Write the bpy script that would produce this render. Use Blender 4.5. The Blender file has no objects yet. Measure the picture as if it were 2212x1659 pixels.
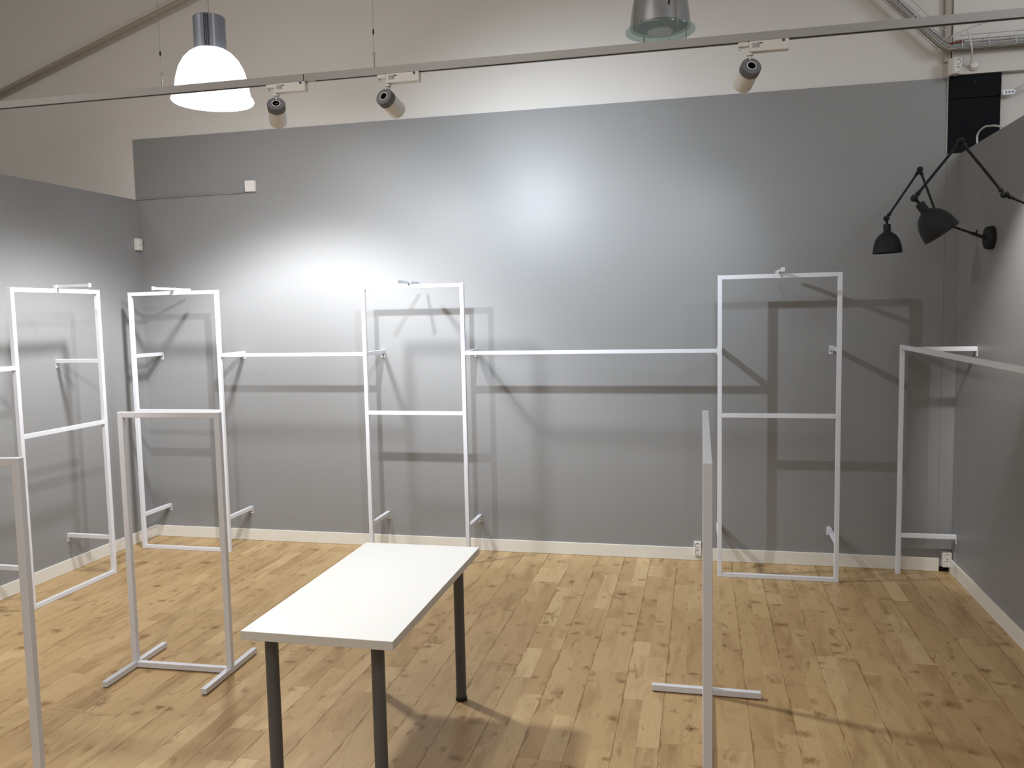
import bpy, bmesh, math, random
from mathutils import Vector, Matrix, Euler
C = bpy.context.scene.collection
SC = bpy.context.scene
P = dict(yaw=12.9246, pitch=4.9289, roll=1.1641, f=1787.2833, h=1.9017, D=6.3037, xl=-4.7074, xr=1.7316, yf=5.9200, zt=2.1288, zm=1.1554, zr=1.6084, za=0.2811, w=0.8121, w2=0.8171, x2=-4.5608, x3=-2.5256, x4=0.1118, xa1=-4.3088, y1n=4.4806, hb=0.0977, t1x=-1.6715, t1y=2.6800, tr=0.0034, th=0.7448, gtz=3.4340, gzl=2.9266, y5=6.2083, x5=1.3448, z5=1.6256, y5a=5.8560, r1x=-3.0459, r1y=3.8272, r1r=0.0355, r1w=0.5943, r1h=1.4143, r1f=0.5260, r3x=0.0204, r3y=4.0656, r3r=-0.0002, r3w=1.4018)
D, XL, XR, YF = P['D'], P['xl'], P['xr'], P['yf']
T = 0.030            # steel tube size
GZ = P['gzl']        # partition height
CEIL = 5.2
rad = math.radians

# ------------------------------------------------------------------ camera
cam_d = bpy.data.cameras.new('camera'); cam = bpy.data.objects.new('camera', cam_d); C.objects.link(cam)
yw, pt, rl = rad(P['yaw']), rad(P['pitch']), rad(P['roll'])
Fv = Vector((-math.sin(yw)*math.cos(pt), math.cos(yw)*math.cos(pt), -math.sin(pt)))
Rv = Fv.cross(Vector((0, 0, 1))).normalized(); Uv = Rv.cross(Fv)
R2 = Rv*math.cos(rl) - Uv*math.sin(rl); U2 = Rv*math.sin(rl) + Uv*math.cos(rl)
cam.matrix_world = Matrix(((R2.x, U2.x, -Fv.x, 0), (R2.y, U2.y, -Fv.y, 0), (R2.z, U2.z, -Fv.z, P['h']), (0, 0, 0, 1)))
cam_d.sensor_fit = 'HORIZONTAL'; cam_d.sensor_width = 36.0
cam_d.lens = 36.0*P['f']/2212.0
cam_d.clip_start = 0.05
SC.camera = cam

# ------------------------------------------------------------------ world, light, exposure
w_ = bpy.data.worlds.new('world'); SC.world = w_; w_.use_nodes = True
w_.node_tree.nodes['Background'].inputs['Color'].default_value = (1.0, 0.9, 0.8, 1)
w_.node_tree.nodes['Background'].inputs['Strength'].default_value = 0.3
SC.view_settings.view_transform = 'Standard'; SC.view_settings.look = 'None'
SC.view_settings.gamma = 1.0; SC.view_settings.use_curve_mapping = False
SC.view_settings.exposure = 0.0

def lamp(kind, name, loc, energy, col, size=0.05, aim=None, angle=60, blend=1.0, sy=None):
    l = bpy.data.lights.new(name, kind); l.energy = energy; l.color = col
    if kind == 'AREA':
        l.size = size
        if sy: l.shape = 'RECTANGLE'; l.size_y = sy
    else:
        l.shadow_soft_size = size
    if kind == 'SPOT':
        l.spot_size = rad(angle); l.spot_blend = blend
    o = bpy.data.objects.new(name, l); C.objects.link(o); o.location = loc
    if aim is not None:
        o.rotation_euler = (Vector(aim)-Vector(loc)).to_track_quat('-Z', 'Y').to_euler()
    return o

TY, TZ = 4.2, 3.155       # lighting track: y, underside z
# heads: stem x, pivot z, direction (azimuth deg from +y to +x, elevation)
def sph(az, el):
    a, e = rad(az), rad(el)
    return Vector((math.sin(a)*math.cos(e), math.cos(a)*math.cos(e), math.sin(e)))
HEADS = [(-2.240, 3.055, sph(-24, -33)), (-1.600, 3.052, sph(14, -21)), (0.222, 3.050, sph(-17, -24))]
WARM, NEUT, COOL = (1.0, 0.96, 0.91), (1.0, 0.985, 0.965), (0.78, 0.89, 1.0)
# added fill: big soft area lamps overhead, standing in for general room light
lamp('AREA', 'overhead_fill', (-1.6, -1.2, 5.1), 115, WARM, 2.5, aim=(-1.6, -1.2, 0), sy=3)
lamp('AREA', 'overhead_fill', (-2.4, 2.0, 5.1), 35, WARM, 2.0, aim=(-2.4, 2.0, 0), sy=2)
# bare point lamps added to lift the upper walls, no fittings known there
lamp('POINT', 'upper_wall_fill', (2.6, 1.6, 4.5), 70, (0.86, 0.93, 1.0), 0.25)
lamp('POINT', 'upper_wall_fill', (3.3, 4.3, 4.0), 52, (0.88, 0.94, 1.0), 0.35)
lamp('POINT', 'upper_wall_fill', (-5.6, 2.2, 4.5), 55, WARM, 0.25)
lamp('SPOT', 'unseen_spot', (-1.7, 2.3, 3.15), 25, NEUT, 0.05, aim=(-1.7, 3.1, 0.7), angle=90)  # added fill to brighten the tabletop, not a known lamp
lamp('SPOT', 'unseen_spot', (-2.7, 2.9, 3.05), 190, NEUT, 0.05, aim=(-4.7, 4.3, 0.9), angle=85)  # track spot out of view, placed from the rail's shadow on the left wall
lamp('SPOT', 'unseen_spot', (1.36, 4.2, 3.08), 300, NEUT, 0.04, aim=(1.82, 5.05, 2.0), angle=40)  # track spot without a modelled head, placed from the right wall's bright patch

# ------------------------------------------------------------------ materials
def nn(nt, t, **kw):
    n = nt.nodes.new(t)
    for k, v in kw.items():
        if k in n.inputs: n.inputs[k].default_value = v
        else: setattr(n, k, v)
    return n
def mat(name, col, rough=0.5, metal=0.0, spec=0.5, bump=0.0, bscale=200, var=0.0, vscale=3, coat=0):
    m = bpy.data.materials.new(name); m.use_nodes = True; nt = m.node_tree
    b = nt.nodes['Principled BSDF']
    b.inputs['Base Color'].default_value = (*col, 1); b.inputs['Roughness'].default_value = rough
    b.inputs['Metallic'].default_value = metal; b.inputs['Specular IOR Level'].default_value = spec
    b.inputs['Coat Weight'].default_value = coat
    tc = nn(nt, 'ShaderNodeTexCoord')
    if var > 0:
        n = nn(nt, 'ShaderNodeTexNoise', Scale=vscale, Detail=4.0)
        nt.links.new(tc.outputs['Object'], n.inputs['Vector'])
        mx = nn(nt, 'ShaderNodeMix', data_type='RGBA')
        mx.inputs[6].default_value = (*[c*(1-var) for c in col], 1); mx.inputs[7].default_value = (*[min(1, c*(1+var)) for c in col], 1)
        nt.links.new(n.outputs['Fac'], mx.inputs[0]); nt.links.new(mx.outputs[2], b.inputs['Base Color'])
    if bump > 0:
        n = nn(nt, 'ShaderNodeTexNoise', Scale=bscale, Detail=2.0)
        nt.links.new(tc.outputs['Object'], n.inputs['Vector'])
        bp = nn(nt, 'ShaderNodeBump', Strength=bump, Distance=0.002)
        nt.links.new(n.outputs['Fac'], bp.inputs['Height']); nt.links.new(bp.outputs['Normal'], b.inputs['Normal'])
    return m
M = {}
M['grey'] = mat('grey_wall_paint', (0.252, 0.254, 0.257), 0.42, bump=0.12, bscale=260, var=0.02, spec=0.45)
M['white_wall'] = mat('white_wall_paint', (0.66, 0.638, 0.612), 0.8, bump=0.1, bscale=120, var=0.02)
M['ceiling'] = mat('ceiling_paint', (0.6, 0.57, 0.53), 0.9, var=0.02)
M['base'] = mat('white_skirting', (0.72, 0.70, 0.64), 0.4, var=0.02)
M['steel'] = mat('white_powder_coat', (0.70, 0.71, 0.76), 0.33, bump=0.05, bscale=500, var=0.01)
M['top'] = mat('white_laminate', (0.77, 0.77, 0.745), 0.30, var=0.01)
M['edge'] = mat('white_edge_band', (0.66, 0.65, 0.62), 0.4, var=0.01)
M['leg'] = mat('dark_grey_metal', (0.088, 0.093, 0.102), 0.42, var=0.05)
M['rubber'] = mat('black_rubber', (0.012, 0.012, 0.012), 0.6, var=0.05)
M['track'] = mat('grey_track_aluminium', (0.36, 0.35, 0.34), 0.45, metal=0.25, var=0.03)
M['slot'] = mat('dark_slot', (0.015, 0.014, 0.013), 0.8, var=0.02)
M['plastic'] = mat('white_plastic', (0.72, 0.70, 0.67), 0.4, var=0.02)
M['sink'] = mat('grey_heat_sink', (0.17, 0.18, 0.20), 0.5, metal=0.3, var=0.03)
M['housing'] = mat('brushed_aluminium', (0.26, 0.28, 0.34), 0.45, metal=0.4, var=0.05, vscale=8)
M['wire'] = mat('thin_steel_wire', (0.22, 0.20, 0.18), 0.4, metal=0.6, var=0.02)
M['galv'] = mat('galvanised_wire', (0.50, 0.51, 0.52), 0.4, metal=0.35, var=0.05, vscale=20)
M['black'] = mat('black_board', (0.006, 0.007, 0.009), 0.8, spec=0.15, var=0.1)
M['lamp_black'] = mat('matt_black_lamp', (0.013, 0.014, 0.017), 0.6, spec=0.25, bump=0.08, bscale=400, var=0.05)
M['hole'] = mat('dark_hole', (0.02, 0.018, 0.012), 0.8, var=0.05)
M['sock_in'] = mat('socket_recess', (0.22, 0.21, 0.18), 0.5, var=0.02)
M['print'] = mat('grey_print', (0.28, 0.27, 0.27), 0.7, var=0.05)
M['print_d'] = mat('dark_print', (0.09, 0.09, 0.09), 0.7, var=0.05)
M['pipe'] = mat('beige_pipe', (0.34, 0.30, 0.25), 0.5, var=0.04)
M['chase'] = mat('beige_chase', (0.42, 0.38, 0.33), 0.7, var=0.04)
M['cable_g'] = mat('grey_cable', (0.29, 0.29, 0.28), 0.6, var=0.1, vscale=15)
M['cable_b'] = mat('beige_cable', (0.46, 0.43, 0.36), 0.6, var=0.1, vscale=15)
M['red'] = mat('red_cable', (0.22, 0.03, 0.02), 0.5, var=0.05)
M['flex'] = mat('white_flex', (0.62, 0.61, 0.60), 0.5, var=0.02)
M['concrete'] = mat('raw_plaster', (0.30, 0.27, 0.26), 0.9, bump=0.6, bscale=60, var=0.2, vscale=30)

def glass_emit():
    m = bpy.data.materials.new('lit_opal_glass'); m.use_nodes = True; nt = m.node_tree; nt.nodes.clear()
    out = nn(nt, 'ShaderNodeOutputMaterial'); e = nn(nt, 'ShaderNodeEmission', Strength=5.0)
    e.inputs['Color'].default_value = (0.97, 0.98, 1.0, 1)
    t = nn(nt, 'ShaderNodeBsdfTransparent'); mx = nn(nt, 'ShaderNodeMixShader', Fac=0.5)
    nt.links.new(t.outputs[0], mx.inputs[1]); nt.links.new(e.outputs[0], mx.inputs[2]); nt.links.new(mx.outputs[0], out.inputs[0])
    return m
M['opal'] = glass_emit()
def clear_refl(name, col, rough, fac, gl=(0.7, 0.75, 0.8)):
    m = bpy.data.materials.new(name); m.use_nodes = True; nt = m.node_tree; nt.nodes.clear()
    out = nn(nt, 'ShaderNodeOutputMaterial')
    t = nn(nt, 'ShaderNodeBsdfTransparent'); t.inputs[0].default_value = (*col, 1)
    b = nn(nt, 'ShaderNodeBsdfPrincipled'); b.inputs['Base Color'].default_value = (*gl, 1)
    b.inputs['Roughness'].default_value = rough; b.inputs['Metallic'].default_value = 0.3
    mx = nn(nt, 'ShaderNodeMixShader', Fac=fac)
    nt.links.new(t.outputs[0], mx.inputs[1]); nt.links.new(b.outputs[0], mx.inputs[2]); nt.links.new(mx.outputs[0], out.inputs[0])
    return m
M['prism'] = clear_refl('smoky_prismatic_glass', (0.80, 0.80, 0.79), 0.25, 0.5, (0.42, 0.42, 0.44))
M['disc'] = clear_refl('greenish_glass', (0.80, 0.90, 0.88), 0.08, 0.28, (0.50, 0.58, 0.58))
M['frost'] = clear_refl('frosted_glass', (0.9, 0.95, 0.95), 0.3, 0.6, (0.62, 0.68, 0.68))

def wood():
    m = bpy.data.materials.new('birch_laminate'); m.use_nodes = True; nt = m.node_tree; L = nt.links.new
    b = nt.nodes['Principled BSDF']
    g = nn(nt, 'ShaderNodeNewGeometry'); sp = nn(nt, 'ShaderNodeSeparateXYZ'); L(g.outputs['Position'], sp.inputs[0])
    def math_(op, a, c=None, d=None):
        n = nn(nt, 'ShaderNodeMath', operation=op)
        for i, v in enumerate((a, c, d)):
            if v is None: continue
            if isinstance(v, (int, float)): n.inputs[i].default_value = v
            else: L(v, n.inputs[i])
        return n.outputs[0]
    oi = nn(nt, 'ShaderNodeObjectInfo')
    # two printed strips per board, each cut into blocks of uneven length
    sx = math_('DIVIDE', math_('ADD', sp.outputs['X'], 0.180), 0.099)
    six = math_('FLOOR', sx)
    wn = nn(nt, 'ShaderNodeTexWhiteNoise', noise_dimensions='1D'); L(six, wn.inputs['W'])
    sy = math_('ADD', math_('DIVIDE', sp.outputs['Y'], 0.72), math_('MULTIPLY', wn.outputs['Value'], 7.0))
    siy = math_('FLOOR', sy)
    cb = nn(nt, 'ShaderNodeCombineXYZ'); L(six, cb.inputs[0]); L(siy, cb.inputs[1]); L(math_('MULTIPLY', oi.outputs['Random'], 31.0), cb.inputs[2])
    wn2 = nn(nt, 'ShaderNodeTexWhiteNoise', noise_dimensions='3D'); L(cb.outputs[0], wn2.inputs['Vector'])
    # grain, stretched along the boards, shifted per block
    off = nn(nt, 'ShaderNodeVectorMath', operation='MULTIPLY_ADD'); L(wn2.outputs['Color'], off.inputs[0])
    off.inputs[1].default_value = (5, 9, 7); L(g.outputs['Position'], off.inputs[2])
    def grain(scale, sy_, det=5.0, dist=0.0, rough=0.6):
        mp = nn(nt, 'ShaderNodeMapping'); mp.inputs['Scale'].default_value = (1, sy_, 1); L(off.outputs[0], mp.inputs['Vector'])
        n = nn(nt, 'ShaderNodeTexNoise', Scale=scale, Detail=det, Distortion=dist, Roughness=rough); L(mp.outputs[0], n.inputs['Vector']); return n.outputs['Fac']
    fine = grain(90, 0.07, 4)
    cloud = grain(9, 0.25, 5, 0.6)
    blot = grain(17, 0.30, 6, 1.0, 0.65)
    def ramp(src, stops):
        r = nn(nt, 'ShaderNodeValToRGB'); L(src, r.inputs[0]); e = r.color_ramp.elements
        e[0].position, e[0].color = stops[0][0], (*stops[0][1], 1); e[1].position, e[1].color = stops[-1][0], (*stops[-1][1], 1)
        for p_, c_ in stops[1:-1]:
            k = e.new(p_); k.color = (*c_, 1)
        return r.outputs[0]
    def mix(kind, f, a, c):
        n = nn(nt, 'ShaderNodeMix', data_type='RGBA', blend_type=kind)
        if isinstance(f, (int, float)): n.inputs[0].default_value = f
        else: L(f, n.inputs[0])
        for i, v in ((6, a), (7, c)):
            if isinstance(v, tuple): n.inputs[i].default_value = (*v, 1)
            else: L(v, n.inputs[i])
        return n.outputs[2]
    base = ramp(wn2.outputs['Value'], [(0.0, (0.435, 0.285, 0.135)), (0.45, (0.475, 0.325, 0.158)), (0.85, (0.50, 0.345, 0.173)), (1.0, (0.58, 0.42, 0.223))])
    c = mix('MULTIPLY', 0.8, base, ramp(cloud, [(0.30, (0.66, 0.60, 0.52)), (0.52, (1, 1, 1))]))
    c = mix('MULTIPLY', 0.35, c, ramp(fine, [(0.3, (0.8, 0.76, 0.70)), (0.6, (1, 1, 1))]))
    c = mix('MULTIPLY', 0.9, c, ramp(blot, [(0.27, (0.42, 0.34, 0.24)), (0.40, (1, 1, 1))]))
    # knots: warped cells, only some of the cells carry one
    def knots(c, scale, warp, gate, rad_, dark, ysc):
        mp = nn(nt, 'ShaderNodeMapping'); mp.inputs['Scale'].default_value = (1.0, ysc, 1); L(off.outputs[0], mp.inputs['Vector'])
        nz = nn(nt, 'ShaderNodeTexNoise', Scale=28, Detail=5.0, Roughness=0.7); L(off.outputs[0], nz.inputs['Vector'])
        vm = nn(nt, 'ShaderNodeVectorMath', operation='MULTIPLY_ADD'); L(nz.outputs['Color'], vm.inputs[0]); vm.inputs[1].default_value = (warp, warp, 0); L(mp.outputs[0], vm.inputs[2])
        kn = nn(nt, 'ShaderNodeTexVoronoi', voronoi_dimensions='2D', Scale=scale, Randomness=1.0); L(vm.outputs[0], kn.inputs['Vector'])
        sc = nn(nt, 'ShaderNodeSeparateColor'); L(kn.outputs['Color'], sc.inputs[0])
        g_ = math_('LESS_THAN', sc.outputs[0], gate)
        sz = math_('MULTIPLY', kn.outputs['Distance'], math_('ADD', 0.7, sc.outputs[1]))
        k_ = ramp(sz, [(rad_*0.25, dark), (rad_, tuple((d_+1.0)/2 for d_ in dark)), (rad_*1.9, (1, 1, 1))])
        return mix('MULTIPLY', g_, c, k_)
    c = knots(c, 4.0, 0.13, 0.36, 0.10, (0.52, 0.42, 0.30), 1.3)
    c = knots(c, 8.0, 0.10, 0.13, 0.11, (0.60, 0.52, 0.41), 0.7)
    # dark, broken line along one side of each board
    fx_ = math_('FRACT', math_('DIVIDE', math_('ADD', sp.outputs['X'], 0.180), 0.198))
    n_ = nn(nt, 'ShaderNodeTexNoise', Scale=7, Detail=3.0); mp_ = nn(nt, 'ShaderNodeMapping'); mp_.inputs['Scale'].default_value = (0.4, 1, 1); L(g.outputs['Position'], mp_.inputs['Vector']); L(mp_.outputs[0], n_.inputs['Vector'])
    wd = math_('MULTIPLY', math_('MAXIMUM', math_('SUBTRACT', n_.outputs['Fac'], 0.43), 0.0), 0.28)
    ln_ = math_('LESS_THAN', fx_, wd)
    c = mix('MULTIPLY', math_('MULTIPLY', ln_, 0.75), c, (0.62, 0.50, 0.36))
    L(c, b.inputs['Base Color'])
    b.inputs['Roughness'].default_value = 0.40; b.inputs['Specular IOR Level'].default_value = 0.4
    bp = nn(nt, 'ShaderNodeBump', Strength=0.08, Distance=0.001); L(fine, bp.inputs['Height']); L(bp.outputs[0], b.inputs['Normal'])
    return m
M['wood'] = wood()
M['joint'] = mat('dark_board_joint', (0.10, 0.07, 0.04), 0.8, var=0.05)

# ------------------------------------------------------------------ mesh helpers
def mesh_of(bm, name, m, smooth=False):
    me = bpy.data.meshes.new(name)
    bmesh.ops.recalc_face_normals(bm, faces=bm.faces[:]); bm.to_mesh(me); bm.free()
    for k in (m if isinstance(m, (list, tuple)) else [m]): me.materials.append(k)
    if smooth:
        for f in me.polygons: f.use_smooth = True
        me.set_sharp_from_angle(angle=rad(38))
    return me
def obj(name, bm, m, parent=None, smooth=False, loc=None, label=None):
    o = bpy.data.objects.new(name, mesh_of(bm, name, m, smooth)); C.objects.link(o)
    if parent: o.parent = parent
    if loc is not None: o.location = loc
    if label: o['label'] = label
    return o
def thing(name, label, cat, loc=(0, 0, 0), rz=0, group=None):
    o = bpy.data.objects.new(name, None); C.objects.link(o); o.empty_display_size = 0.1
    o.location = loc; o.rotation_euler = (0, 0, rz); o['label'] = label; o['category'] = cat
    if group: o['group'] = group
    return o
def tag(o, label, cat, group=None):
    o['label'] = label; o['category'] = cat
    if group: o['group'] = group
    return o
def struct(name, bm, m, parent=None, label=None):
    o = obj(name, bm, m, parent, label=label); o['kind'] = 'structure'; return o
def box(lo, hi, bev=0.0, bm=None, seg=2, mi=0):
    own = bm if bm is not None else bmesh.new()
    t = bmesh.new(); bmesh.ops.create_cube(t, size=1)
    lo, hi = Vector(lo), Vector(hi)
    for v in t.verts: v.co = Vector(((lo[i]+hi[i])/2 + v.co[i]*(hi[i]-lo[i]) for i in range(3)))
    if bev > 0: bmesh.ops.bevel(t, geom=t.edges[:], offset=bev, segments=seg, affect='EDGES', profile=0.5)
    for f in t.faces: f.material_index = mi
    me = bpy.data.meshes.new('tmp'); t.to_mesh(me); t.free(); own.from_mesh(me); bpy.data.meshes.remove(me)
    return own
def basis(d):
    d = Vector(d).normalized(); q = d.to_track_quat('Z', 'Y'); return q.to_matrix()
def lathe(prof, n=32, bm=None, org=(0, 0, 0), axis=(0, 0, 1), caps=True, mi=0):
    """prof: list of (radius, height) along axis"""
    own = bm if bm is not None else bmesh.new(); R = basis(axis); org = Vector(org); rings = []
    for r, h in prof:
        if r < 1e-6: rings.append([own.verts.new(org + R @ Vector((0, 0, h)))])
        else: rings.append([own.verts.new(org + R @ Vector((r*math.cos(2*math.pi*k/n), r*math.sin(2*math.pi*k/n), h))) for k in range(n)])
    for a, b in zip(rings, rings[1:]):
        for k in range(n):
            if len(a) == 1 and len(b) == 1: continue
            if len(a) == 1: f = own.faces.new((a[0], b[k], b[(k+1) % n]))
            elif len(b) == 1: f = own.faces.new((a[k], a[(k+1) % n], b[0]))
            else: f = own.faces.new((a[k], a[(k+1) % n], b[(k+1) % n], b[k]))
            f.material_index = mi
    if caps:
        for rg in (rings[0], rings[-1]):
            if len(rg) > 2:
                f = own.faces.new(rg); f.material_index = mi
    return own
def rod(a, b, r, bm=None, n=8, mi=0):
    a, b = Vector(a), Vector(b)
    return lathe([(r, 0), (r, (b-a).length)], n, bm, a, b-a, mi=mi)
def tube(pts, r, bm=None, n=8, smooth_sub=0, mi=0):
    own = bm if bm is not None else bmesh.new(); pts = [Vector(p) for p in pts]
    if smooth_sub:
        q = []
        for i in range(len(pts)-1):
            p0, p1, p2, p3 = pts[max(i-1, 0)], pts[i], pts[i+1], pts[min(i+2, len(pts)-1)]
            for s in range(smooth_sub):
                t = s/smooth_sub
                q.append(0.5*((2*p1)+(p2-p0)*t+(2*p0-5*p1+4*p2-p3)*t*t+(3*p1-p0-3*p2+p3)*t**3))
        q.append(pts[-1]); pts = q
    rings = []; ref = None
    for i, p in enumerate(pts):
        d = (pts[min(i+1, len(pts)-1)] - pts[max(i-1, 0)]).normalized()
        if ref is None: ref = d.orthogonal().normalized()
        ref = (ref - d*ref.dot(d)).normalized(); s = d.cross(ref)
        rings.append([own.verts.new(p + (ref*math.cos(2*math.pi*k/n)+s*math.sin(2*math.pi*k/n))*r) for k in range(n)])
    for a, b in zip(rings, rings[1:]):
        for k in range(n):
            f = own.faces.new((a[k], a[(k+1) % n], b[(k+1) % n], b[k])); f.material_index = mi
    for rg in (rings[0], rings[-1]): own.faces.new(rg).material_index = mi
    return own
BV = 0.0022
def bar(name, lo, hi, parent, m=None, bev=BV, label=None): return obj(name, box(lo, hi, bev), m or M['steel'], parent, smooth=False, label=label)

# ------------------------------------------------------------------ the room
FX0, FX1, FY0, FY1 = -9.0, 6.0, -4.0, D+0.02
floor = struct('floor', box((FX0, FY0, -0.06), (FX1, FY1+0.2, -0.011)), M['joint'])
rnd = random.Random(4)
PW, X00 = 0.198, -0.180
plank_meshes = {}
def plank(x0, x1, y0, y1):
    key = (round(x1-x0, 4), round(y1-y0, 3))
    if key not in plank_meshes:
        plank_meshes[key] = mesh_of(box((0, 0, -0.0105), (key[0], key[1], 0.0), 0.0006, seg=1), 'plank', M['wood'])
    o = bpy.data.objects.new('plank', plank_meshes[key]); C.objects.link(o); o.parent = floor; o.location = (x0, y0, 0)
k0 = math.floor((XL-X00)/PW); k1 = math.ceil((XR-X00)/PW); GAP = 0.0003
for k in range(k0, k1):
    x0 = max(X00+k*PW, XL) + GAP; x1 = min(X00+(k+1)*PW, XR) - GAP
    if x1-x0 < 0.01: continue
    y = D - rnd.choice((0.23, 0.46, 0.69, 0.92, 1.15, 1.38)); top = D
    while top > -0.2:
        y0 = max(y, -0.6)
        plank(x0, x1, y0+GAP, top-GAP); top = y; y -= 1.38
# the boards that run on outside the shop corner, out of sight
out = bmesh.new(); box((FX0, FY0, -0.011), (FX1, -1.99, 0), bm=out); box((FX0, -1.99, -0.011), (XL-0.12, FY1, 0), bm=out); box((XR+0.1, -1.99, -0.011), (FX1, FY1, 0), bm=out)
o = obj('plank_field', out, M['wood'], floor); o['kind'] = 'stuff'

struct('ceiling', box((FX0, FY0, CEIL), (FX1, FY1+0.2, CEIL+0.1)), M['ceiling'])
wb = struct('wall_back', box((FX0, D+0.018, 0), (FX1, D+0.2, CEIL)), M['white_wall'])
obj('wall_panel', box((XL-0.01, D, 0), (1.642, D+0.018, GZ+0.004)), M['grey'], wb)
obj('wall_panel', box((1.6432, D, 0), (XR+0.02, D+0.018, GZ+0.004)), M['grey'], wb)
obj('wall_panel', box((XL-0.012, D+0.005, GZ+0.004), (1.638, D+0.018, P['gtz'])), M['grey'], wb)
bar('edge_strip', (1.638, D+0.002, GZ+0.004), (1.643, D+0.018, P['gtz']), wb, M['plastic'], 0.0005, label='pale end edge of the upper grey board')
struct('wall_left', box((XL-0.12, -1.2, 0), (XL, D, GZ)), M['grey'])
struct('wall_right', box((XR, -1.2, 0), (XR+0.10, D, GZ)), M['grey'])
struct('wall_front', box((FX0, FY0-0.1, 0), (FX1, FY0, CEIL)), M['white_wall'])
struct('wall_outer_left', box((FX0-0.1, FY0, 0), (FX0, FY1+0.2, CEIL)), M['white_wall'])
struct('wall_outer_right', box((FX1, FY0, 0), (FX1+0.1, FY1+0.2, CEIL)), M['white_wall'])
HB = P['hb']
def skirting(name, lo, hi): return struct(name, box(lo, hi, 0.003), M['base'])
skirting('baseboard_back', (XL+0.014, D-0.014, 0.0005), (1.652, D, HB))
skirting('baseboard_left', (XL, -1.2, 0.0005), (XL+0.014, D-0.0, HB))
skirting('baseboard_right', (XR-0.014, -1.2, 0.0005), (XR, D, HB))
# white beam over the recess at the right, boxed-in strip at its left
struct('trim_1', box((1.655, D-0.03, P['gtz']+0.006), (FX1, D+0.018, CEIL), 0.003), M['white_wall'])
struct('trim_2', box((1.606, D-0.02, P['gtz']+0.10), (1.648, D+0.018, CEIL), 0.004), M['chase'])
# unfinished hole in the corner where the skirting stops
hb_ = bmesh.new()
import itertools
pts = [(1.653, 0.001), (1.716, 0.001), (1.716, 0.050), (1.700, 0.052), (1.690, 0.047), (1.684, 0.050), (1.676, 0.040), (1.668, 0.034), (1.660, 0.036), (1.653, 0.030)]
va = [hb_.verts.new((x, D-0.004, z)) for x, z in pts]; vb = [hb_.verts.new((x, D+0.001, z)) for x, z in pts]
hb_.faces.new(va); hb_.faces.new(vb)
for i in range(len(pts)): hb_.faces.new((va[i], va[(i+1) % len(pts)], vb[(i+1) % len(pts)], vb[i]))
obj('torn_hole', hb_, M['black'], wb, label='black torn hole at the foot of the wall')
obj('bare_plaster', box((1.653, D-0.002, 0.001), (1.716, D+0.001, 0.066)), M['concrete'], wb, label='bare plaster strip above the torn hole')

# black board standing in the recess
bb = thing('black_board', 'black board panel above the grey wall in the top right corner', 'panel', (1.80, D, GZ))
def bl(lo, hi): return (lo[0]-1.80, lo[1]-D, lo[2]-GZ), (hi[0]-1.80, hi[1]-D, hi[2]-GZ)
bar('lower_board', *bl((1.6445, D-0.010, GZ+0.001), (1.962, D+0.017, 3.285)), bb, M['black'], 0.001)
bar('upper_board', *bl((1.6445, D-0.018, 3.287), (1.962, D+0.017, 3.438)), bb, M['black'], 0.001)
obj('bolt_head', lathe([(0.012, 0), (0.010, 0.006), (0, 0.008)], 12, org=(0.0, -0.018, 0.46), axis=(0, -1, 0)), M['lamp_black'], bb, smooth=True)

# ------------------------------------------------------------------ white display frames on the wall
def arm_set(parent, x, z, ylen, down=True):
    """tube from the frame back to the wall with a small screwed plate hanging under its end"""
    a = bar('wall_arm', (x-T/2, T-0.001, z-T/2), (x+T/2, ylen-0.0005, z+T/2), parent)
    bm = box((x-T/2, ylen-0.004, z-T/2-0.034), (x+T/2, ylen-0.0005, z-T/2+0.002), 0.0008, seg=1)
    pl = obj('mounting_plate', bm, M['steel'], a)
    lathe([(0.0045, 0), (0.004, 0.0025), (0, 0.003)], 10, bm := bmesh.new(), (x, ylen-0.004, z-T/2-0.018), (0, -1, 0))
    obj('screw_head', bm, M['leg'], a)
    return a
# forward hanging arm clamped on the top bar of a stand
def faceout(t, ax, H, front=0.26, back=0.21):
    ch = box((-0.010, -front, 0.004), (-0.008, back, 0.024), 0.0004, seg=1); box((0.008, -front, 0.004), (0.010, back, 0.024), 0.0004, bm=ch, seg=1)
    box((-0.010, -front, 0.004), (0.010, back, 0.006), 0.0004, bm=ch, seg=1)
    o = obj('hanging_arm', ch, M['steel'], t, loc=(ax, 0, H), label='short white channel arm clamped across the top bar')
    obj('end_stop', box((-0.012, -front-0.004, 0.002), (0.012, -front, 0.030), 0.001, seg=1), M['steel'], o)
    c = box((-0.015, -0.005, 0.0005), (0.015, T+0.005, 0.004), 0.001, seg=1)
    box((-0.015, -0.006, -T-0.002), (0.015, -0.001, 0.026), 0.001, bm=c, seg=1)
    obj('clamp', c, M['steel'], o)
    obj('clamp_screw', lathe([(0.004, 0), (0.004, 0.004), (0.006, 0.005), (0.006, 0.007), (0, 0.0075)], 10, org=(0, -0.006, -0.012), axis=(0, -1, 0)), M['plastic'], o)
    return o
def frame(label, loc, rz, w, ylen, ax, front=0.26, back=0.21):
    t = thing('display_stand', label, 'display stand', loc, rz, 'white wall-mounted display stands')
    H, zm = P['zt'], P['zm']
    bar('upright', (0, 0, 0.0005), (T, T, H), t); bar('upright', (w-T, 0, 0.0005), (w, T, H), t)
    bar('top_bar', (T, 0.0004, H-T), (w-T, T-0.0004, H-0.0004), t)
    bar('crossbar', (T, 0.0004, zm-T/2), (w-T, T-0.0004, zm+T/2), t)
    bar('bottom_bar', (T, 0.0004, 0.001), (w-T, T-0.0004, T), t)
    for x in (T/2, w-T/2):
        for z in (P['zr'], P['za']): arm_set(t, x, z, ylen)
    faceout(t, ax, H, front, back)
    return t
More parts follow.
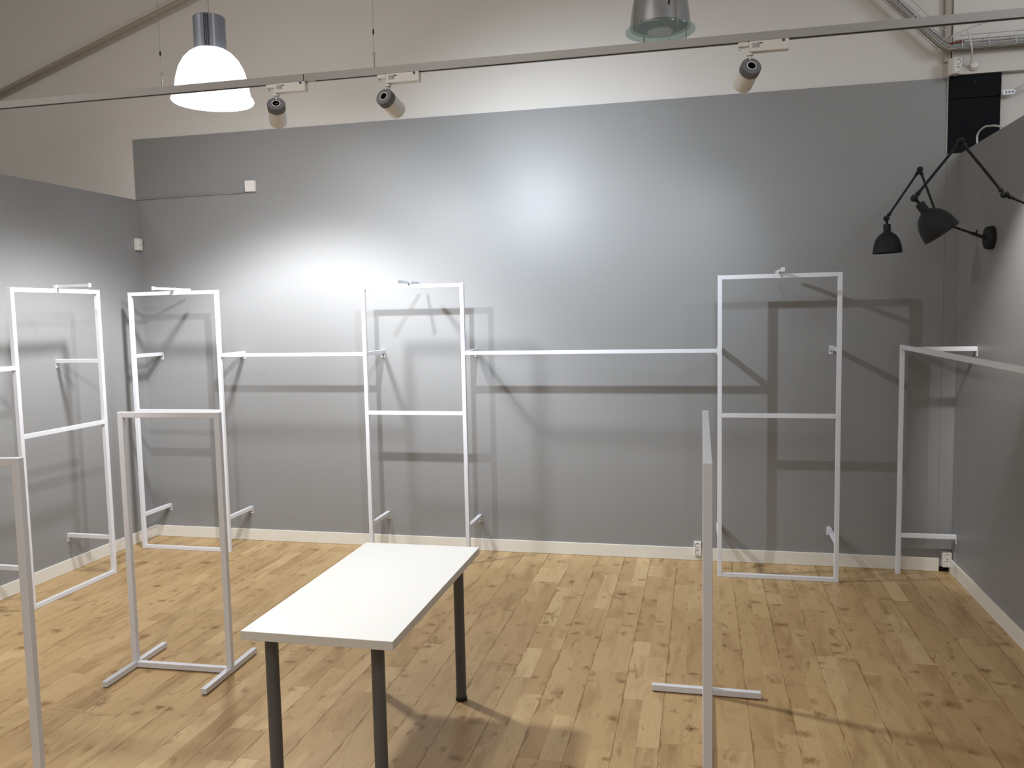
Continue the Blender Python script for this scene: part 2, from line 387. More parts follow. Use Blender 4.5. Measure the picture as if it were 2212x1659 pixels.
frame('white display stand against the left grey wall, farthest left', (P['xa1'], P['y1n'], 0), math.pi/2, P['w'], P['xa1']-XL, P['w']*0.49, 0.26, 0.02)
frame('white display stand on the back wall beside the left corner', (P['x2'], YF, 0), 0, P['w2'], D-YF, P['w2']*0.53)
frame('white display stand on the back wall straight behind the table', (P['x3'], YF, 0), 0, P['w'], D-YF, P['w']*0.48)
frame('white display stand on the darker right part of the back wall', (P['x4'], YF, 0), 0, P['w'], D-YF, P['w']/2)

# hanging rails between them
zr = P['zr']
def rail(label, x0, x1):
    t = thing('clothes_rail', label, 'rail', (x0, YF+T/2, zr))
    bar('rail_tube', (0.0005, -T/2+0.001, -T/2+0.001), (x1-x0-0.0005, T/2-0.001, T/2-0.001), t)
    for x in (0.0008, x1-x0-0.0038):
        bar('end_flange', (x, -T/2-0.0005, -T/2-0.004), (x+0.003, T/2+0.0005, T/2+0.0005), t, bev=0.0005)
    return t
rail('short white rail between the corner frame and the middle frame', P['x2']+P['w2'], P['x3'])
rail('long white rail between the middle frame and the right frame', P['x3']+P['w'], P['x4'])
t = thing('clothes_rail', 'white rail running left out of view from the frame on the left wall', 'rail', (P['xa1']-T/2, P['y1n'], zr))
bar('rail_tube', (-T/2+0.001, -1.3, -T/2+0.001), (T/2-0.001, -0.0005, T/2-0.001), t)
bar('wall_arm', (-(P['xa1']-XL)+T/2+0.0005, -1.3, -T/2), (-T/2+0.001, -1.3+T, T/2), t)

# corner rail at the right wall
x5, y5, z5 = P['x5'], P['y5'], P['z5']
t = thing('corner_rack', 'white rail on an upright beside the right wall and back corner', 'clothes rack', (x5, y5, 0))
bar('upright', (0, -T, 0.0005), (T, 0, z5), t)
bar('upright', (0, -2.9, 0.0005), (T, -2.9+T, z5), t)
bar('rail_tube', (0.0005, -2.9+T, z5-T), (T-0.0005, -T, z5-0.0005), t)
def arm_x(y, z):
    a = bar('wall_arm', (T-0.001, y-T/2, z-T/2), (XR-x5-0.0005, y+T/2, z+T/2), t)
    obj('mounting_plate', box((XR-x5-0.004, y-T/2, z-T/2-0.034), (XR-x5-0.0005, y+T/2, z-T/2+0.002), 0.0008, seg=1), M['steel'], a)
for y, z in ((P['y5a']-y5, z5-T/2), (-T/2, P['za']), (-2.9+T/2, z5-T/2), (-2.9+T/2, P['za'])): arm_x(y, z)

# ------------------------------------------------------------------ free standing racks
def rack(label, loc, rz, w, h, foot):
    t = thing('clothes_rack', label, 'clothes rack', loc, rz, 'free standing white clothes racks')
    F = 0.006
    bar('upright', (0, -T/2, F+T), (T, T/2, h), t); bar('upright', (w-T, -T/2, F+T), (w, T/2, h), t)
    bar('top_bar', (T, -T/2+0.0004, h-T), (w-T, T/2-0.0004, h-0.0004), t)
    bar('base_bar', (T, -T/2+0.0004, F), (w-T, T/2-0.0004, F+T-0.0004), t)
    for x in (0, w-T):
        ft = bar('foot', (x, -foot/2, F), (x+T, foot/2, F+T), t)
        for y in (-foot/2+0.02, foot/2-0.02):
            obj('glide', lathe([(0.010, 0.0002), (0.011, 0.003), (0.009, F)], 12, org=(x+T/2, y, 0)), M['rubber'], ft, smooth=True)
    return t
rack('low white rack standing whole in front of the left frames', (P['r1x'], P['r1y'], 0), P['r1r'], P['r1w'], P['r1h'], P['r1f'])
rack('white rack seen end-on to the right of the table', (P['r3x'], P['r3y'], 0), -math.pi/2, P['r3w'], P['r1h'], P['r1f'])
RZ = rad(9)
rack('white rack cut off by the left picture edge, nearest the camera', (-2.405-0.594*math.cos(RZ), 2.495-0.594*math.sin(RZ), 0), RZ, 0.594, P['r1h'], P['r1f'])

# ------------------------------------------------------------------ table
tx, ty, th = P['t1x'], P['t1y'], P['th']
t = thing('table', 'white rectangular table on four round dark grey legs', 'table', (tx+0.3, ty+0.6, 0), P['tr'])
tb = box((-0.3, -0.6, th-0.034), (0.3, 0.6, th), 0.0012, seg=1)
tb.faces.ensure_lookup_table()
for f in tb.faces: f.material_index = 0 if f.calc_center_median().z > th-0.0005 else 1
obj('tabletop', tb, [M['top'], M['edge']], t)
for x, y in ((-0.220, -0.52), (0.202, -0.505), (0.217, 0.50), (-0.214, 0.50)):
    if 1:
        lg = obj('leg', lathe([(0.025, 0.012), (0.025, th-0.040)], 32, org=(x, y, 0)), M['leg'], t, smooth=True)
        obj('foot_cap', lathe([(0.0275, 0.0003), (0.0285, 0.004), (0.0275, 0.018), (0.0255, 0.0185)], 32, org=(x, y, 0)), M['rubber'], lg, smooth=True)
        obj('top_flange', lathe([(0.052, th-0.040), (0.052, th-0.0345)], 32, org=(x, y, 0)), M['leg'], lg, smooth=True)

# ------------------------------------------------------------------ sockets and boxes
def recess(parent, cx, cz, yf, r=0.019):
    """round earthed socket insert in the face y = yf"""
    rc = obj('socket_insert', lathe([(r, 0), (r*0.93, -0.003), (r*0.9, -0.0031), (0, -0.0032)], 20, org=(cx, yf-0.0006, cz), axis=(0, -1, 0), caps=False), M['sock_in'], parent, smooth=True)
    for dx in (-0.0085, 0.0085):
        obj('pin_hole', lathe([(0.0032, 0), (0.0032, 0.0006), (0, 0.0007)], 10, org=(cx+dx, yf+0.0018, cz), axis=(0, -1, 0)), M['hole'], parent)
    for dz in (-r*0.86, r*0.86):
        obj('earth_clip', box((cx-0.0028, yf-0.0014, cz+dz-0.0035), (cx+0.0028, yf-0.0008, cz+dz+0.0035)), M['hole'], parent)
def socket(label, loc, rz=0, w=0.062, h=0.116, d=0.034):
    t = thing('wall_socket', label, 'socket', loc, rz, 'white double wall sockets')
    r = 0.0205; fy = -d
    # face plate with two round openings is built as a ring shell
    body = box((-w/2, -d+0.0035, -h/2), (w/2, 0, h/2), 0.004); obj('socket_box', body, M['plastic'], t)
    fp = bmesh.new(); n = 24
    for cz in (h*0.235, -h*0.235):
        ringo, ringi = [], []
        for k in range(n):
            a = 2*math.pi*k/n; c, s = math.cos(a), math.sin(a)
            q = min((w/2-0.003)/max(abs(c), 1e-6), (h*0.235-(0.0 if (s < 0) == (cz > 0) else 0.0) + (0.0 if abs(s) < 1e-6 else 0) + (h/2-h*0.47-0.003 if (s > 0) == (cz > 0) else 0))/max(abs(s), 1e-6))
            ringo.append(fp.verts.new((q*c, fy, cz+q*s))); ringi.append(fp.verts.new((r*c, fy, cz+r*s)))
        rb = [fp.verts.new((v.co.x, fy+0.0034, v.co.z)) for v in ringi]; ro = [fp.verts.new((v.co.x, fy+0.0036, v.co.z)) for v in ringo]
        for k in range(n):
            j = (k+1) % n
            fp.faces.new((ringo[k], ringo[j], ringi[j], ringi[k])); fp.faces.new((ringi[k], ringi[j], rb[j], rb[k])); fp.faces.new((ringo[k], ringo[j], ro[j], ro[k]))
    f_ = obj('face_plate', fp, M['plastic'], t)
    for cz in (h*0.235, -h*0.235): recess(f_, 0, cz, fy+0.003, r*0.97)
    return t
socket('white double socket low on the back wall, left of the right frame', (-0.026, D-0.001, 0.096), 0, 0.056, 0.108, 0.036)
socket('white double socket above the torn hole in the right corner', (1.698, D-0.001, 0.094), 0, 0.060, 0.106, 0.045)
socket('white double socket high on the left wall near the corner', (XL+0.001, D-0.045, 2.545), math.pi/2, 0.060, 0.10, 0.042)
socket('white double socket above the black board under the cable tray', (1.647, D-0.045, 3.485), rad(30), 0.068, 0.108, 0.055)
t = thing('junction_box', 'small white square box high on the back wall with a cable', 'junction box', (-3.62, D, 2.983))
obj('box_body', box((-0.044, -0.032, -0.046), (0.044, 0.004, 0.046), 0.006), M['plastic'], t)
obj('lid', box((-0.042, -0.037, -0.044), (0.042, -0.0325, 0.044), 0.003), M['plastic'], t)
cb = tube([(-3.665, D-0.012, 2.945), (-3.75, D-0.008, 2.936), (-4.0, D-0.007, 2.936), (-4.35, D-0.007, 2.934), (-4.66, D-0.007, 2.929), (-4.70, D-0.010, 2.932)], 0.006, smooth_sub=5)
tag(obj('wall_cable', cb, M['grey'], smooth=True), 'grey painted cable from the small white box to the left corner', 'cable')

# ------------------------------------------------------------------ lighting track
TX0, TX1 = -6.5, 3.6
t = thing('light_track', 'long grey lighting track hanging across the room on wires', 'light track', ((TX0+TX1)/2, TY, TZ))
def track_seg(x0, x1):
    cx = (TX0+TX1)/2; bm = bmesh.new(); hw = 0.018; s = 0.009
    prof = [(-hw, 0), (-s, 0), (-s, 0.022), (s, 0.022), (s, 0), (hw, 0), (hw, 0.038), (-hw, 0.038)]
    a = [bm.verts.new((x0-cx, y, z)) for y, z in prof]; b = [bm.verts.new((x1-cx, y, z)) for y, z in prof]
    for i in range(8): bm.faces.new((a[i], a[(i+1) % 8], b[(i+1) % 8], b[i]))
    bm.faces.new(a); bm.faces.new(b)
    o = obj('track_profile', bm, M['track'], t)
    obj('conductor_slot', box((x0-cx, -s+0.0005, 0.0015), (x1-cx, s-0.0005, 0.021)), M['slot'], o)
track_seg(TX0, -2.069); track_seg(-2.064, TX1)
cx = (TX0+TX1)/2
obj('track_joint', box((-2.069-cx, -0.017, 0.001), (-2.064-cx, 0.017, 0.037)), M['slot'], t)
obj('joint_cover', box((-2.064-cx, -0.0188, -0.0006), (-2.005-cx, 0.0188, 0.002), 0.0005, seg=1), M['track'], t)
for x in (-5.46, -4.2, -2.934, -1.669, -0.150, 1.10, 2.4):
    wv = obj('suspension_wire', rod((x-cx, 0, 0.13), (x-cx, 0, CEIL-TZ), 0.0012, n=6), M['wire'], t)
    b2 = rod((x-cx, 0, 0.038), (x-cx, 0, 0.105), 0.0028)
    ring = [(x-cx+0.0075*math.cos(a), 0, 0.113+0.0075*math.sin(a)) for a in [k*math.pi/6 for k in range(13)]]
    tube(ring, 0.0016, b2, 6)
    obj('hanger_hook', b2, M['wire'], wv, smooth=True)
    obj('wire_grip', lathe([(0.003, 0), (0.0045, 0.004), (0.0045, 0.022), (0.003, 0.026)], 10, org=(x-cx, 0, 0.21)), M['lamp_black'], wv, smooth=True)

def spot(label, x, pz, d, boxlen=0.200):
    d = d.normalized()
    t = thing('track_spotlight', label, 'spotlight', (x, TY, TZ), 0, 'white spotlights on the lighting track')
    zt_ = -0.001
    obj('track_adapter', box((-0.050, -0.017, -0.022), (-0.0005, 0.017, zt_), 0.003), M['plastic'], t)
    obj('lock_lever', lathe([(0.006, 0), (0.007, 0.010), (0.005, 0.013)], 12, org=(-0.042, 0, -0.022), axis=(0, 0, -1)), M['plastic'], t, smooth=True)
    db = obj('driver_box', box((0, -0.020, -0.050), (boxlen-0.02, 0.020, zt_), 0.003), M['plastic'], t)
    pr = obj('rating_label', box((0.014, -0.0206, -0.032), (0.046, -0.0201, -0.010)), M['print'], db)
    for k in range(5):
        obj('print_line', box((0.015, -0.0210, -0.0305+k*0.0045), (0.043-0.004*(k % 3), -0.02065, -0.0290+k*0.0045)), M['plastic'], db)
    obj('print_mark', box((0.047, -0.0206, -0.016), (0.060, -0.0201, -0.010)), M['print_d'], db)
    obj('screw_cap', lathe([(0.007, 0), (0.006, 0.003), (0, 0.0035)], 12, org=(boxlen-0.045, -0.020, -0.008), axis=(0, -1, 0)), M['print_d'], db)
    L = 0.140; r = 0.0465
    piv = Vector((0.0, 0, pz-TZ))                         # hinge point
    side = d.cross(Vector((0, 0, 1))).normalized()
    cen = piv + d*0.014 + Vector((0, 0, -0.030))
    back = cen - d*0.055
    obj('swivel_collar', lathe([(0.014, 0), (0.016, 0.004), (0.016, 0.012), (0.010, 0.016)], 20, org=(0.004, 0, -0.050), axis=(0, 0, -1)), M['plastic'], t, smooth=True)
    st = rod((0.004, 0, -0.062), (0.004, 0, pz-TZ-0.004), 0.0095, n=16)
    obj('stem', st, M['plastic'], t, smooth=True)
    R = basis(d)
    # white body with open front
    bd = lathe([(r-0.004, 0.038), (r, 0.038), (r, L-0.004), (r-0.002, L), (r-0.005, L), (r-0.006, L-0.014), (r-0.010, L-0.030)], 40, org=back, axis=d, caps=False)
    body = obj('lamp_body', bd, M['plastic'], t, smooth=True)
    # finned heat sink with slot on top and a hole through the middle
    hs = bmesh.new(); n = 72
    inner, outer0, outer1, inner1 = [], [], [], []
    up = R.transposed() @ Vector((0, 0, 1)); ua = math.atan2(up.y, up.x)
    for k in range(n):
        a = 2*math.pi*k/n; da = abs((a-ua+math.pi) % (2*math.pi)-math.pi)
        ro = r+0.0015 if k % 2 == 0 else r-0.0015
        if da < 0.16: ro = 0.031
        c, s = math.cos(a), math.sin(a)
        def P3(rr, z): return back + R @ Vector((rr*c, rr*s, z))
        inner.append(hs.verts.new(P3(0.0205, 0.001))); outer0.append(hs.verts.new(P3(ro-0.002, 0))); outer1.append(hs.verts.new(P3(ro, 0.004)))
        inner1.append(hs.verts.new(P3(ro, 0.040)))
    for k in range(n):
        j = (k+1) % n
        hs.faces.new((inner[k], inner[j], outer0[j], outer0[k])); hs.faces.new((outer0[k], outer0[j], outer1[j], outer1[k])); hs.faces.new((outer1[k], outer1[j], inner1[j], inner1[k]))
    sk = obj('heat_sink', hs, M['sink'], t)
    obj('sink_ring', lathe([(0.0190, 0.001), (0.0190, -0.0015), (0.0230, -0.0015), (0.0230, 0.002)], 28, org=back, axis=d, caps=False), M['plastic'], sk, smooth=True)
    obj('sink_bore', lathe([(0.0190, -0.001), (0.0180, 0.030), (0, 0.031)], 24, org=back, axis=d, caps=False), M['slot'], sk, smooth=True)
    fr = back + d*(L-0.028)
    ob = obj('reflector', lathe([(0.0, 0.0), (0.012, 0.001), (0.032, 0.010)], 28, org=fr, axis=d, caps=False), M['galv'], body, smooth=True)
    return Vector((x, TY, TZ)) + fr + d*0.034
outs = []
lab = ['white track spotlight hanging nearest the lit pendant', 'white track spotlight in the middle, tilted to the right', 'white track spotlight farthest right on the track']
for (x, pz, d), lb in zip(HEADS, lab): outs.append((spot(lb, x, pz, d), d))
# lamps inside the heads: a wide flood and a tighter core
SP = [(outs[0], (0.97, 0.98, 1.0), 185, 108, 60, 64), (outs[1], (0.82, 0.91, 1.0), 232, 114, 10, 74), (outs[2], COOL, 6, 90, 42, 60)]
for ((pos, d), col, e1, a1, e2, a2) in SP:
    lamp('SPOT', 'spot_flood', pos, e1, col, 0.028, aim=pos+d, angle=a1)
    lamp('SPOT', 'spot_core', pos, e2, col, 0.028, aim=pos+d, angle=a2, blend=1.0)

# ------------------------------------------------------------------ pendants
def pendant_housing(t, z0, z1, r=0.100):
    bm = bmesh.new(); n = 48
    ring0, ring1, ring2, ring3 = [], [], [], []
    for k in range(n):
        a = 2*math.pi*k/n - math.pi/2
        dfr = (k+n//2) % n-n//2; rr = r
        if abs(dfr) in (1,): rr = r-0.008
        if abs(dfr) in (3,): rr = r-0.006
        ring0.append(bm.verts.new(((r-0.006)*math.cos(a+0.36), (r-0.006)*math.sin(a+0.36), z1)))
        ring1.append(bm.verts.new((rr*math.cos(a+0.36), rr*math.sin(a+0.36), z1-0.006)))
        ring2.append(bm.verts.new((rr*math.cos(a+0.36), rr*math.sin(a+0.36), z0)))
    for k in range(n):
        j = (k+1) % n
        bm.faces.new((ring0[k], ring0[j], ring1[j], ring1[k])); bm.faces.new((ring1[k], ring1[j], ring2[j], ring2[k]))
    bm.faces.new(ring0); bm.faces.new(ring2)
    h = obj('housing', bm, M['housing'], t)
    for k in (-1, 1, 0):
        a = -math.pi/2+0.36+k*0.11; c, s = math.cos(a), math.sin(a)
        g = box((-0.0016, -0.002, z0+0.002), (0.0016, 0.003, z1-0.006)); R_ = Matrix.Rotation(a+math.pi/2, 4, 'Z')
        bmesh.ops.transform(g, matrix=Matrix.Translation((c*(r-0.0005), s*(r-0.0005), 0)) @ R_, verts=g.verts[:])
        obj('groove', g, M['slot'], h)
    return h
p1 = thing('pendant_lamp', 'lit pendant lamp with glowing white glass bell at upper left', 'pendant lamp', (-3.09, 4.95, 3.28))
pendant_housing(p1, 0.345, 0.555, 0.100)
obj('glass_shade', lathe([(0.100, 0.348), (0.135, 0.325), (0.172, 0.285), (0.202, 0.230), (0.222, 0.160), (0.232, 0.095), (0.238, 0.062), (0.252, 0.045), (0.257, 0.030), (0.250, 0.020)], 64, caps=False), M['opal'], p1, smooth=True)
bmh = lathe([(0.010, 0.555), (0.012, 0.565), (0.006, 0.572)], 12, org=(-0.03, 0, 0)); ringp = [(0.0+0.010*math.cos(a), 0, 0.572+0.012*math.sin(a)) for a in [k*math.pi/6 for k in range(13)]]
tube(ringp, 0.002, bmh, 6); obj('hanging_hook', bmh, M['wire'], p1, smooth=True)
obj('suspension_wire', rod((0.0, 0, 0.582), (0.004, 0, CEIL-3.28), 0.0022, n=6), M['wire'], p1)
obj('supply_cable', tube([(-0.03, 0, 0.57), (-0.028, 0, 0.62), (-0.006, 0.0, 0.70), (-0.004, 0, 0.9), (-0.004, 0, CEIL-3.28)], 0.003, smooth_sub=4), M['flex'], p1, smooth=True)
lamp('POINT', 'pendant_bulb', (-3.09, 4.95, 3.46), 10, (0.90, 0.95, 1.0), 0.075)
pdl = lamp('SPOT', 'pendant_downlight', (-3.09, 4.95, 3.42), 500, (0.96, 0.98, 1.0), 0.13, aim=(-3.09, 4.95, 0), angle=129, blend=0.22)

# bell reflector: throws more light outwards than straight down
pdl.data.use_nodes = True; nt_ = pdl.data.node_tree; em_ = nt_.nodes['Emission']
tc_ = nt_.nodes.new('ShaderNodeTexCoord'); sx_ = nt_.nodes.new('ShaderNodeSeparateXYZ'); ab_ = nt_.nodes.new('ShaderNodeMath'); ab_.operation = 'ABSOLUTE'
mr_ = nt_.nodes.new('ShaderNodeValToRGB'); el_ = mr_.color_ramp.elements
el_[0].position = 0.42; el_[0].color = (0.08,)*3+(1,); el_[1].position = 1.0; el_[1].color = (0.30,)*3+(1,)
for p_, v_ in ((0.55, 0.30), (0.66, 1.0), (0.76, 0.85), (0.88, 0.45)):
    k_ = el_.new(p_); k_.color = (v_, v_, v_, 1)
nt_.links.new(tc_.outputs['Normal'], sx_.inputs[0]); nt_.links.new(sx_.outputs['Z'], ab_.inputs[0]); nt_.links.new(ab_.outputs[0], mr_.inputs[0]); nt_.links.new(mr_.outputs[0], em_.inputs['Strength'])

p2 = thing('pendant_lamp', 'unlit pendant lamp with a glass disc at the top edge', 'pendant lamp', (-0.215, 4.7, 3.40))
pendant_housing(p2, 0.41, 0.62, 0.095)
obj('prismatic_shade', lathe([(0.162, 0.02), (0.158, 0.07), (0.148, 0.14), (0.134, 0.21), (0.115, 0.29), (0.095, 0.36), (0.090, 0.41)], 64, caps=False), M['prism'], p2, smooth=True)
obj('reflector_liner', lathe([(0.148, 0.03), (0.140, 0.12), (0.122, 0.21), (0.095, 0.30), (0.06, 0.36)], 48, caps=False), M['galv'], p2, smooth=True)
obj('glass_disc', lathe([(0.068, 0.002), (0.186, 0.000), (0.187, 0.005), (0.186, 0.010), (0.068, 0.009)], 64, caps=False), M['disc'], p2, smooth=True)
obj('frosted_centre', lathe([(0.0, 0.001), (0.068, 0.001), (0.068, 0.008), (0.0, 0.008)], 40, caps=False), M['frost'], p2, smooth=True)
for k in range(4):
    a = rad(35+90*k); c, s = math.cos(a), math.sin(a)
    obj('clip_rod', tube([(c*0.166, s*0.166, -0.014), (c*0.166, s*0.166, 0.02), (c*0.166, s*0.166, 0.07), (c*0.155, s*0.155, 0.16), (c*0.125, s*0.125, 0.28), (c*0.096, s*0.096, 0.40)], 0.0028, smooth_sub=3, n=6), M['wire'], p2, smooth=True)
obj('suspension_wire', rod((0, 0, 0.62), (0, 0, CEIL-3.40), 0.0022, n=6), M['wire'], p2)

# ------------------------------------------------------------------ black wall lamps
def wall_lamp(label, y, base, elbow, top, low, shade_top, axis, slen, srad):
    """all points are (x, z) in the plane y"""
    org = Vector((XR, y, base[1]))
    t = thing('wall_lamp', label, 'wall lamp', org, 0, 'black jointed wall lamps')
    def V(p): return Vector((p[0], y, p[1])) - org
    obj('wall_plate', lathe([(0.070, 0.0005), (0.071, 0.012), (0.070, 0.030), (0.064, 0.040), (0.030, 0.043), (0, 0.044)], 40, axis=(-1, 0, 0)), M['lamp_black'], t, smooth=True)
    def seg(a, b, r, name='arm'):
        d = (b-a).normalized(); bm = rod(a, b, r, n=16)
        for q, s in ((a, 1), (b, -1)):
            lathe([(r, 0), (r*1.75, 0.001), (r*1.75, 0.012), (r*1.2, 0.014), (r*1.2, 0.026), (r, 0.028)], 16, bm, q+d*s*0.020, d*s, caps=False)
        obj(name, bm, M['lamp_black'], t, smooth=True)
    A, B_, Cc, Dd = V(base)+Vector((-0.040, 0, 0)), V(elbow), V(top), V(low)
    sock = A + (B_-A).normalized()*0.055
    bm = rod(A, sock, 0.010, n=16); rod(sock-Vector((0, 0, 0.0)), sock+Vector((0, 0, 0.024)), 0.0035, bm); lathe([(0, 0.022), (0.006, 0.024), (0.006, 0.029), (0, 0.031)], 12, bm, sock)
    obj('base_knuckle', bm, M['lamp_black'], t, smooth=True)
    seg(A+(B_-A).normalized()*0.045, B_, 0.0068); seg(B_, Cc, 0.0068); seg(Cc, Dd, 0.0068)
    for q in (B_, Cc, Dd):
        bm = lathe([(0, -0.020), (0.008, -0.0195), (0.016, -0.014), (0.0175, -0.005), (0.0175, 0.005), (0.016, 0.014), (0.008, 0.0195), (0, 0.020)], 20, org=q, axis=(0, 1, 0))
        lathe([(0.006, 0), (0.006, 0.010), (0, 0.011)], 12, bm, q+Vector((0, -0.020, 0)), (0, -1, 0))
        obj('joint', bm, M['lamp_black'], t, smooth=True)
    ax = Vector((axis[0], 0, axis[1])).normalized(); S = V(shade_top)
    bm = rod(Dd, S, 0.008, n=12); obj('shade_stem', bm, M['lamp_black'], t, smooth=True)
    k = srad; L = slen
    prof = [(0.0, 0.0), (k*0.225, 0.001), (k*0.245, 0.006), (k*0.245, 0.045), (k*0.30, 0.052), (k*0.46, 0.060), (k*0.66, 0.078), (k*0.82, 0.104), (k*0.92, 0.133), (k*0.97, L-0.012), (k*0.98, L-0.003), (k*1.02, L), (k*0.955, L-0.002), (k*0.90, 0.133), (k*0.78, 0.102), (k*0.60, 0.078), (k*0.3, 0.062), (0, 0.060)]
    sh = obj('lamp_shade', lathe(prof, 48, org=S, axis=ax, caps=False), M['lamp_black'], t, smooth=True)
    obj('switch_knob', lathe([(0.004, 0), (0.004, 0.008), (0, 0.009)], 10, org=S+ax*0.04+Vector((0.0, -0.021, 0)), axis=(0, -1, 0)), M['lamp_black'], sh)
    return t
wall_lamp('farther black wall lamp, its shade hanging straight down', 5.62, (1.732, 2.297), (1.43, 2.405), (1.314, 2.729), (1.127, 2.440), (1.131, 2.405), (0.03, -0.98), 0.180, 0.0875)
wall_lamp('nearer black wall lamp, its shade tilted to the right', 4.5, (1.732, 2.294), (1.433, 2.423), (1.232, 2.689), (1.029, 2.426), (1.052, 2.400), (0.115, -0.163), 0.186, 0.0905)

# ------------------------------------------------------------------ pipe, cable trays, flexes
tag(obj('ceiling_pipe', rod((-6.6, D-0.045, 3.712), (-3.3, D-0.045, 4.773), 0.021, n=16), M['pipe'], smooth=True), 'beige pipe slanting up along the white wall at top left', 'pipe')

YB, YFR = D-0.035, D-0.135
ct = thing('cable_tray', 'wire cable tray along the top right, bending up to the left', 'cable tray', (1.62, D-0.03, 3.58))
o3 = Vector((1.62, D-0.03, 3.58))
def tray_run(A, u, length, n_cross, step, hgt=0.078, off=0.02):
    """A start, u direction along the run, nrm = in-wall normal (up)"""
    u = Vector(u).normalized(); nr = Vector((-u.z, 0, u.x)) if u.x > 0 else Vector((u.z, 0, -u.x))
    A = Vector(A)
    def Q(s, h, y): return A + u*s + nr*h + Vector((0, y-A.y, 0)) - o3
    for h, y in ((hgt, YFR), (hgt, YB), (0.0, YFR), (0.0, YFR+0.033), (0.0, YFR+0.066), (0.0, YB), (0.035, YFR), (0.035, YB)):
        if h == 0.035: continue
        obj('long_wire', rod(Q(0, h, y), Q(length, h, y), 0.0026, n=6), M['galv'], ct)
    for k in range(n_cross):
        s = off+k*step
        bm = tube([Q(s, hgt, YFR), Q(s, 0.0, YFR), Q(s, 0.0, YB), Q(s, hgt, YB)], 0.0026, n=6)
        obj('cross_wire', bm, M['galv'], ct)
    return Q
QR = tray_run((1.665, YB, 3.588), (1, 0, 0.0), 2.2, 14, 0.160)
QL = tray_run((1.560, YB, 3.612), (-0.70, 0, 0.72), 1.6, 12, 0.125)
obj('bend_wire', tube([(1.56, YFR, 3.612), (1.60, YFR, 3.588), (1.635, YFR, 3.584), (1.665, YFR, 3.588)], 0.0026, n=6, smooth_sub=4), M['galv'], ct, loc=-o3)
def cable(name, pts, r, m, lb):
    tag(obj(name, tube(pts, r, smooth_sub=5, n=8), m, smooth=True), lb, 'cable')
uL = Vector((-0.70, 0, 0.72)).normalized(); nL = Vector((0.717, 0, 0.697))
def bend_path(h, y, rr=0.0):
    S = Vector((1.56, y, 3.612))
    return [tuple(S+uL*1.5+nL*h), tuple(S+uL*0.7+nL*h), tuple(S+uL*0.1+nL*h), (1.61+h*0.45, y, 3.590+h), (1.70, y, 3.590+h), (2.3, y, 3.590+h), (3.7, y, 3.590+h)]
cable('cable_bundle', bend_path(0.014, YFR+0.020), 0.011, M['cable_g'], 'thick dark grey cable lying in front in the cable tray')
cable('cable_bundle', bend_path(0.018, YFR+0.055), 0.015, M['cable_b'], 'thick beige cable in the middle of the cable tray')
cable('cable_bundle', bend_path(0.016, YFR+0.084), 0.012, M['cable_g'], 'grey cable at the back of the cable tray')
cable('thin_cable', bend_path(0.038, YFR+0.035), 0.006, M['cable_g'], 'thin grey cable on top of the others in the cable tray')
cable('red_cable', [(1.607, YFR+0.01, 3.622), (1.64, YFR+0.012, 3.628), (1.68, YFR+0.012, 3.632), (1.70, YFR+0.03, 3.636)], 0.0045, M['red'], 'short red cable at the bend of the cable tray')
cable('thin_cable', [(1.63, YFR+0.05, 3.64), (1.645, D-0.05, 3.69), (1.70, D-0.035, 3.72), (1.80, D-0.035, 3.755), (1.95, D-0.035, 3.785), (2.12, D-0.035, 3.80)], 0.0035, M['flex'], 'thin pale cable looping up from the tray bend along the wall')

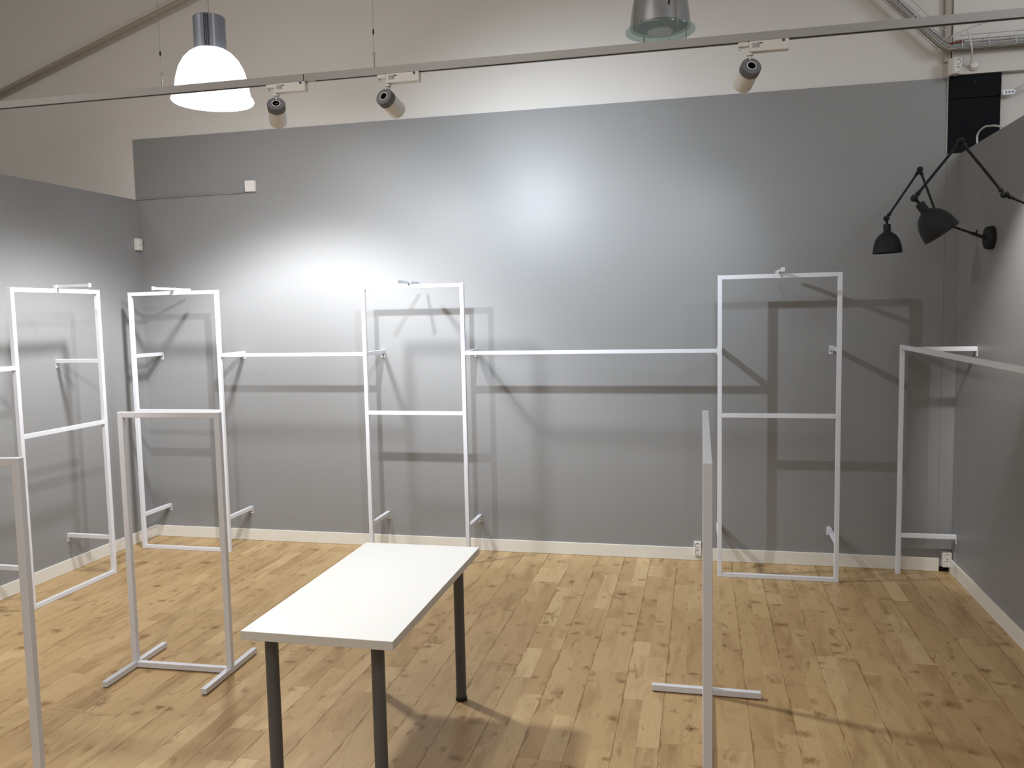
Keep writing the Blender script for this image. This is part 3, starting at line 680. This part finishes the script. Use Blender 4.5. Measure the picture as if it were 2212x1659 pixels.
# white flex with a round fitting below the tray
fx = thing('cable_fitting', 'small round white fitting on a flex below the cable tray', 'fitting', (1.785, D-0.03, 3.49))
obj('flex', tube([(-0.070, -0.11, 0.205), (-0.058, -0.112, 0.150), (-0.045, -0.112, 0.09), (-0.032, -0.07, 0.045), (-0.030, -0.03, 0.012), (-0.020, -0.02, -0.012)], 0.006, smooth_sub=5), M['flex'], fx, smooth=True)
obj('fitting_body', lathe([(0.024, 0.0005), (0.026, 0.008), (0.022, 0.020), (0.010, 0.024), (0, 0.0245)], 24, axis=(0, -1, 0)), M['plastic'], fx, smooth=True)
obj('bottom_rim', tube([(0.028*math.cos(a), -0.012, 0.030*math.sin(a)) for a in [rad(200+14*k) for k in range(11)]], 0.0035, n=8), M['flex'], fx, smooth=True)

# second tray behind the right wall
c2 = thing('cable_tray', 'short grey tray section right of the black board', 'cable tray', (2.0, D-0.03, 3.30))
c2o = Vector((2.0, D-0.03, 3.30))
rl2 = box((1.964, D-0.040, 3.284), (2.040, D-0.036, 3.318), 0.0008, seg=1); bmesh.ops.translate(rl2, vec=-c2o, verts=rl2.verts[:])
pr2 = obj('perforated_rail', rl2, M['galv'], c2)
for k in range(3):
    obj('slot_hole', box((-0.020+k*0.020, -0.0112, -0.004), (-0.010+k*0.020, -0.0102, 0.004)), M['slot'], pr2)
for h in (0, 0.060):
    obj('long_wire', rod(Vector((2.035, D-0.04, 3.290+h*0.45))-c2o, Vector((2.60, D-0.04, 3.50+h))-c2o, 0.0028, n=6), M['galv'], c2)
for k in range(9):
    s = 0.02+k*0.068; x = 2.035+s*0.93; z = 3.290+s*0.35
    obj('cross_wire', tube([Vector((x, D-0.04, z+0.027+0.03*min(1, s*2)))-c2o, Vector((x, D-0.04, z))-c2o, Vector((x, D+0.0, z))-c2o], 0.0024, n=6), M['galv'], c2)
# white flex over the top of the right wall
tag(obj('flex_loop', tube([(XR+0.030, 6.10, 2.930), (XR+0.028, 6.065, 2.945), (XR+0.028, 6.070, 2.985), (XR+0.030, 6.045, 3.008), (XR+0.030, 5.99, 3.018), (XR+0.030, 5.91, 3.018), (XR+0.030, 5.84, 3.006), (XR+0.030, 5.76, 2.992), (XR+0.034, 5.66, 2.965), (XR+0.04, 5.58, 2.938), (XR+0.05, 5.50, 2.934)], 0.006, smooth_sub=5), M['flex'], smooth=True), 'white flex looping over the top edge of the right wall', 'cable')
